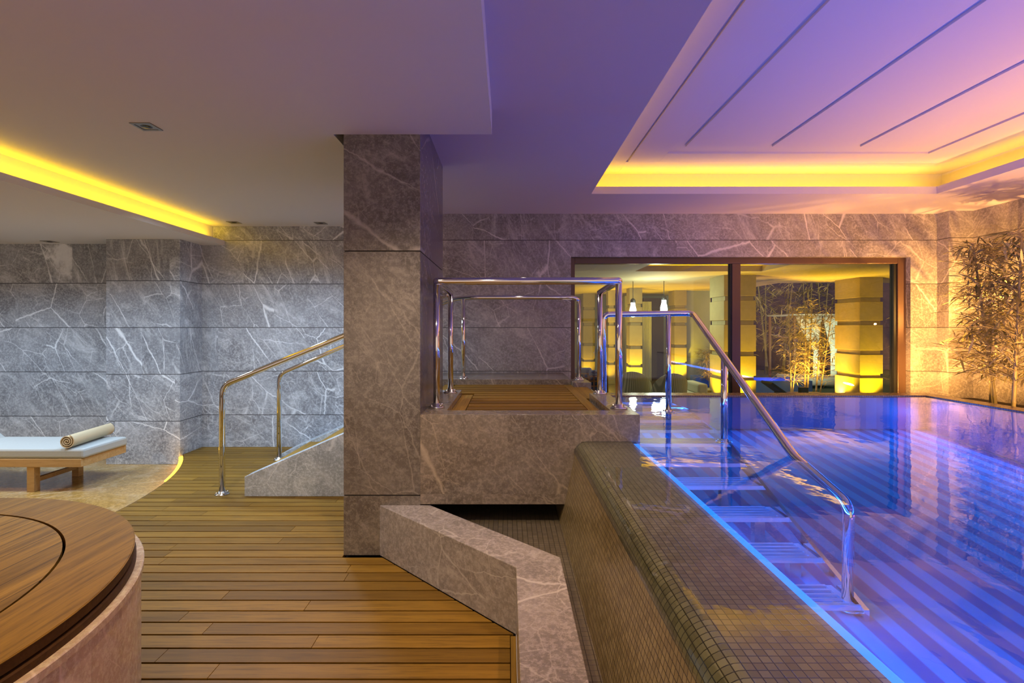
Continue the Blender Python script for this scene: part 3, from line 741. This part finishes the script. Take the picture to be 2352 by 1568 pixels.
lantern(3.12, 12.9, 1.90, 'left glowing white glass lantern hanging on the terrace')
lantern(3.86, 12.8, 1.96, 'right glowing white glass lantern hanging before dark doorway')
pt = bpy.data.lights.new('lantern_light', 'POINT'); pt.energy = 70; pt.color = (.85, 1, .88); pt.shadow_soft_size = .1
po = bpy.data.objects.new('lantern_light', pt); C.objects.link(po); po.location = (3.5, 12.2, 1.9)
area('terrace_fill', (6.0, 9.2, 2.58), (1.5, 1.5), 22, (1,.62,.12), (0, .3, -1))  # added fill panels for overall terrace brightness
area('terrace_fill', (2.6, 14.5, 2.58), (1.5, 1.5), 34, (1,.8,.35), (0, .3, -1))
# dark doorway and curtain
tag(MB().box(4.62, 17.6, TZ, 5.3, 17.8, 2.45).build('dark_doorway', M['seatblue'].copy() if False else M['night']), 'solid panel coloured as the dark opening behind the right lantern', 'dark panel')  # solid panel, the opening's darkness is put into its colour
cu = MB(); n = 24; vs = []
for i in range(n+1):
    x = 4.42+.30*i/n; yy = 17.0+.04*math.sin(i*1.6); vs += [(x, yy, TZ), (x, yy, 2.3)]
for i in range(n+1): vs += [(vs[i*2][0], vs[i*2][1]+.01, TZ), (vs[i*2][0], vs[i*2][1]+.01, 2.3)]
B = 2*(n+1); fs = [(2*i, 2*i+2, 2*i+3, 2*i+1) for i in range(n)]+[(B+2*i, B+2*i+1, B+2*i+3, B+2*i+2) for i in range(n)]+[(0,1,B+1,B),(2*n,B+2*n,B+2*n+1,2*n+1)]
cu.add(vs, fs, smooth=False)
tag(cu.build('curtain', M['cream']), 'pale hanging curtain beneath the right lantern', 'curtain')
tag(MB().box(3.9, 17.2, TZ, 4.4, 17.5, 2.5).build('panel_wall', M['olive']), 'pale green panelled wall beside the lit column', 'wall panel')
# wicker chair (curved back towards the window)
def wchair(x, y, rz, label, s=1.0):
    t = thing('wicker_chair', label, 'chair', (x, y, TZ), 'terrace wicker chairs'); t.rotation_euler = (0, 0, rz); t.scale = (s, s, s)
    m = MB(); n = 20; pr = []
    a0, a1 = R(180+8), R(360-8)
    vs = []
    for i in range(n+1):
        a = a0+(a1-a0)*i/n; hgt = .52+.34*math.sin(math.pi*i/n)**.7
        for rr, z in ((.30, .05), (.36, hgt), (.33, hgt+.012), (.27, .05)):
            vs.append((rr*math.cos(a), rr*math.sin(a), z))
    fs = []
    for i in range(n):
        for k in range(4): fs.append((i*4+k, (i+1)*4+k, (i+1)*4+(k+1)%4, i*4+(k+1)%4))
    fs += [(0,1,2,3), (n*4+3,n*4+2,n*4+1,n*4)]
    m.add(vs, fs, smooth=True); m.build('back_shell', M['wicker'], t)
    MB().lathe([(0,.05),(.29,.05),(.31,.36),(0,.36)], (0,0,0), 20).build('seat', M['wicker'], t)
    MB().lathe([(0,.36),(.27,.36),(.29,.40),(.27,.44),(0,.45)], (0,0,0), 20).build('cushion', M['cream'], t)
    for sx, sy in ((-.2,-.2),(.2,-.2),(.2,.2),(-.2,.2)): MB().tube([(sx,sy,0),(sx,sy,.06)], .02, 8).build('leg', M['dwood'], t)
    return t
wchair(3.20, 10.3, 0, 'round backed wicker chair seen from behind, right of the pair')
wchair(2.62, 10.7, R(-20), 'left wicker chair of the pair beside the lattice table')
# cream sofa end
so = thing('sofa', 'cream upholstered sofa end beside the wicker chair', 'sofa', (3.76, 10.75, TZ))
MB().box(-.15,-.4,.05,.25,.4,.42).build('base', M['cream'], so, bevel=.03)
MB().box(.05,-.4,.42,.25,.4,.62).build('armrest', M['cream'], so, bevel=.04)
# lattice table/chairs
def lattice(x, y, label):
    t = thing('lattice_chair', label, 'chair', (x, y, TZ), 'terrace lattice chairs')
    m = MB()
    for i in range(5): m.box(-.22+i*.1, -.015, .22, -.19+i*.1, .015, .68)
    for k in range(5): m.box(-.22, -.013, .22+k*.108, .21, .013, .25+k*.108)
    m.build('lattice_back', M['dwood'], t)
    MB().box(-.22, -.01, .30, .21, .45, .34).build('seat', M['dwood'], t)
    MB().box(-.21, .0, .345, .20, .44, .43).build('cushion', M['seatblue'], t, bevel=.02)
    MB().box(-.20, .03, .43, .19, .13, .80).build('back_cushion', M['seatblue'], t, bevel=.04)
    for sx, sy in ((-.2,0),(.19,0),(.19,.43),(-.2,.43)): MB().box(sx-.02, sy-.015, 0, sx+.02, sy+.015, .30).build('leg', M['dwood'], t)
lattice(2.02, 11.5, 'dark wooden lattice back chair with blue cushions, nearer one')
lattice(1.80, 12.2, 'farther lattice back chair with blue cushions by window jamb')
tag(MB().box(3.95, 12.0, TZ, 5.3, 12.5, .0).build('low_wall', M['stone'], bevel=.01), 'low stone bench wall left of the big banded column', 'bench')
# outdoor pool, bamboo, cabana
struct('outdoor_pool', MB().box(5.6, 15.6-.2, TZ-.05, 6.6, 15.9, -.0), M['poolblue'])
struct('outdoor_pool_basin', MB().box(6.4, 13.6, TZ, 8.0, 14.6, .05), M['poolblue'])
gb = 'lit garden bamboo beyond the window'
spots = [(5.85,14.9,1.2,.35,'low bamboo behind the olive recess between lit columns'),(6.25,15.1,1.1,.35,'low bamboo beside the lit column seen through left pane'),
         (6.95,12.7,2.3,.5,'tall bamboo just right of the large lit column'),(7.45,12.9,2.6,.5,'tallest garden bamboo in the middle of the right pane'),
         (7.95,13.2,2.2,.5,'garden bamboo in front of the white cabana'),(8.6,10.7,1.9,.35,'bamboo in front of the right lit column, thin stem'),
         (9.2,11.8,2.2,.5,'bamboo at the right edge of the window')]
for i, (x, y, h, r_, lb) in enumerate(spots):
    bamboo((x, y, TZ), lb, h, 2, 800, r_, 20+i, .2, gb)
for i in range(6):
    bamboo((8.3+i*.75, 19.5+(i%2)*.4, TZ), 'dim bamboo against the dark night backdrop, %s' % ['leftmost','second from left','third from left','third from right','second from right','rightmost'][i], 4.0, 2, 300, .9, 40+i, .4, 'dim bamboo along the garden wall')
for x, y, e in ((7.2,12.2,380),(7.9,12.4,380),(6.0,14.3,120),(8.9,10.6,60),(9.5,18.0,25)):
    spot('garden_uplight', (x, y, TZ+.05), (x, y+.5, 1.2), e, (1,.50,.08), 110, .9)
bl = bpy.data.lights.new('outdoor_pool_light', 'POINT'); bl.energy = 30; bl.color = (.15,.25,1); bl.shadow_soft_size = .2
bo = bpy.data.objects.new('outdoor_pool_light', bl); C.objects.link(bo); bo.location = (7.0, 14.0, .5)
cb = thing('cabana', 'white draped garden cabana beyond the right pane', 'cabana', (9.15, 15.0, TZ))
for sx in (-.85, .75):
    for sy in (0, 1.4): MB().box(sx-.03, sy-.03, 0, sx+.03, sy+.03, 2.1).build('post', M['dwood'], cb)
MB().box(-.9, -.05, 2.1, .8, 1.45, 2.14).build('roof', M['cream'], cb)
for x0, x1, tie in ((-.85,-.1,-.25),(-.05,.75,.25)):
    m = MB(); n = 20; rows = 12; vs = []
    for r_ in range(rows+1):
        t = r_/rows; z = 2.1-1.75*t; pin = min(1, t/.55)**1.3 if t < .55 else 1
        for i in range(n+1):
            u = i/n; x = x0+(x1-x0)*u; xt = tie+(u-.5)*.16; vs.append((x*(1-pin)+xt*pin, -.05+.03*math.sin(i*2.1), z))
    W = n+1; m.add(vs, [(r_*W+i, r_*W+i+1, (r_+1)*W+i+1, (r_+1)*W+i) for r_ in range(rows) for i in range(n)], smooth=True)
    o = m.build('drape', M['cream'], cb); sd_ = o.modifiers.new('s', 'SOLIDIFY'); sd_.thickness = .01
MB().box(-.7, .1, .05, .6, 1.3, .3).build('daybed', M['cream'], cb, bevel=.05)
spot('cabana_light', (8.9, 13.2, TZ+.1), (8.9, 15.0, 1.4), 300, (.85,.95,.8), 90, .9)
sbd = thing('garden_sunbed', 'dark low sunbed on the lawn behind the window', 'sunbed', (6.75, 11.9, TZ))
MB().obox((0,0,.22), (1.0,.5,.05)).obox((-.6,0,.35), (.5,.5,.05), ry=R(35)).build('bed', M['black'], sbd)
for sx, sy in ((-.4,-.2),(.4,-.2),(.4,.2),(-.4,.2)): MB().box(sx-.02,sy-.02,0,sx+.02,sy+.02,.2).build('leg', M['black'], sbd)
tag(MB().box(6.22, 10.98, TZ, 6.38, 11.1, .18).build('bollard', M['black'], bevel=.01), 'short black bollard in front of the garden bamboo', 'bollard')
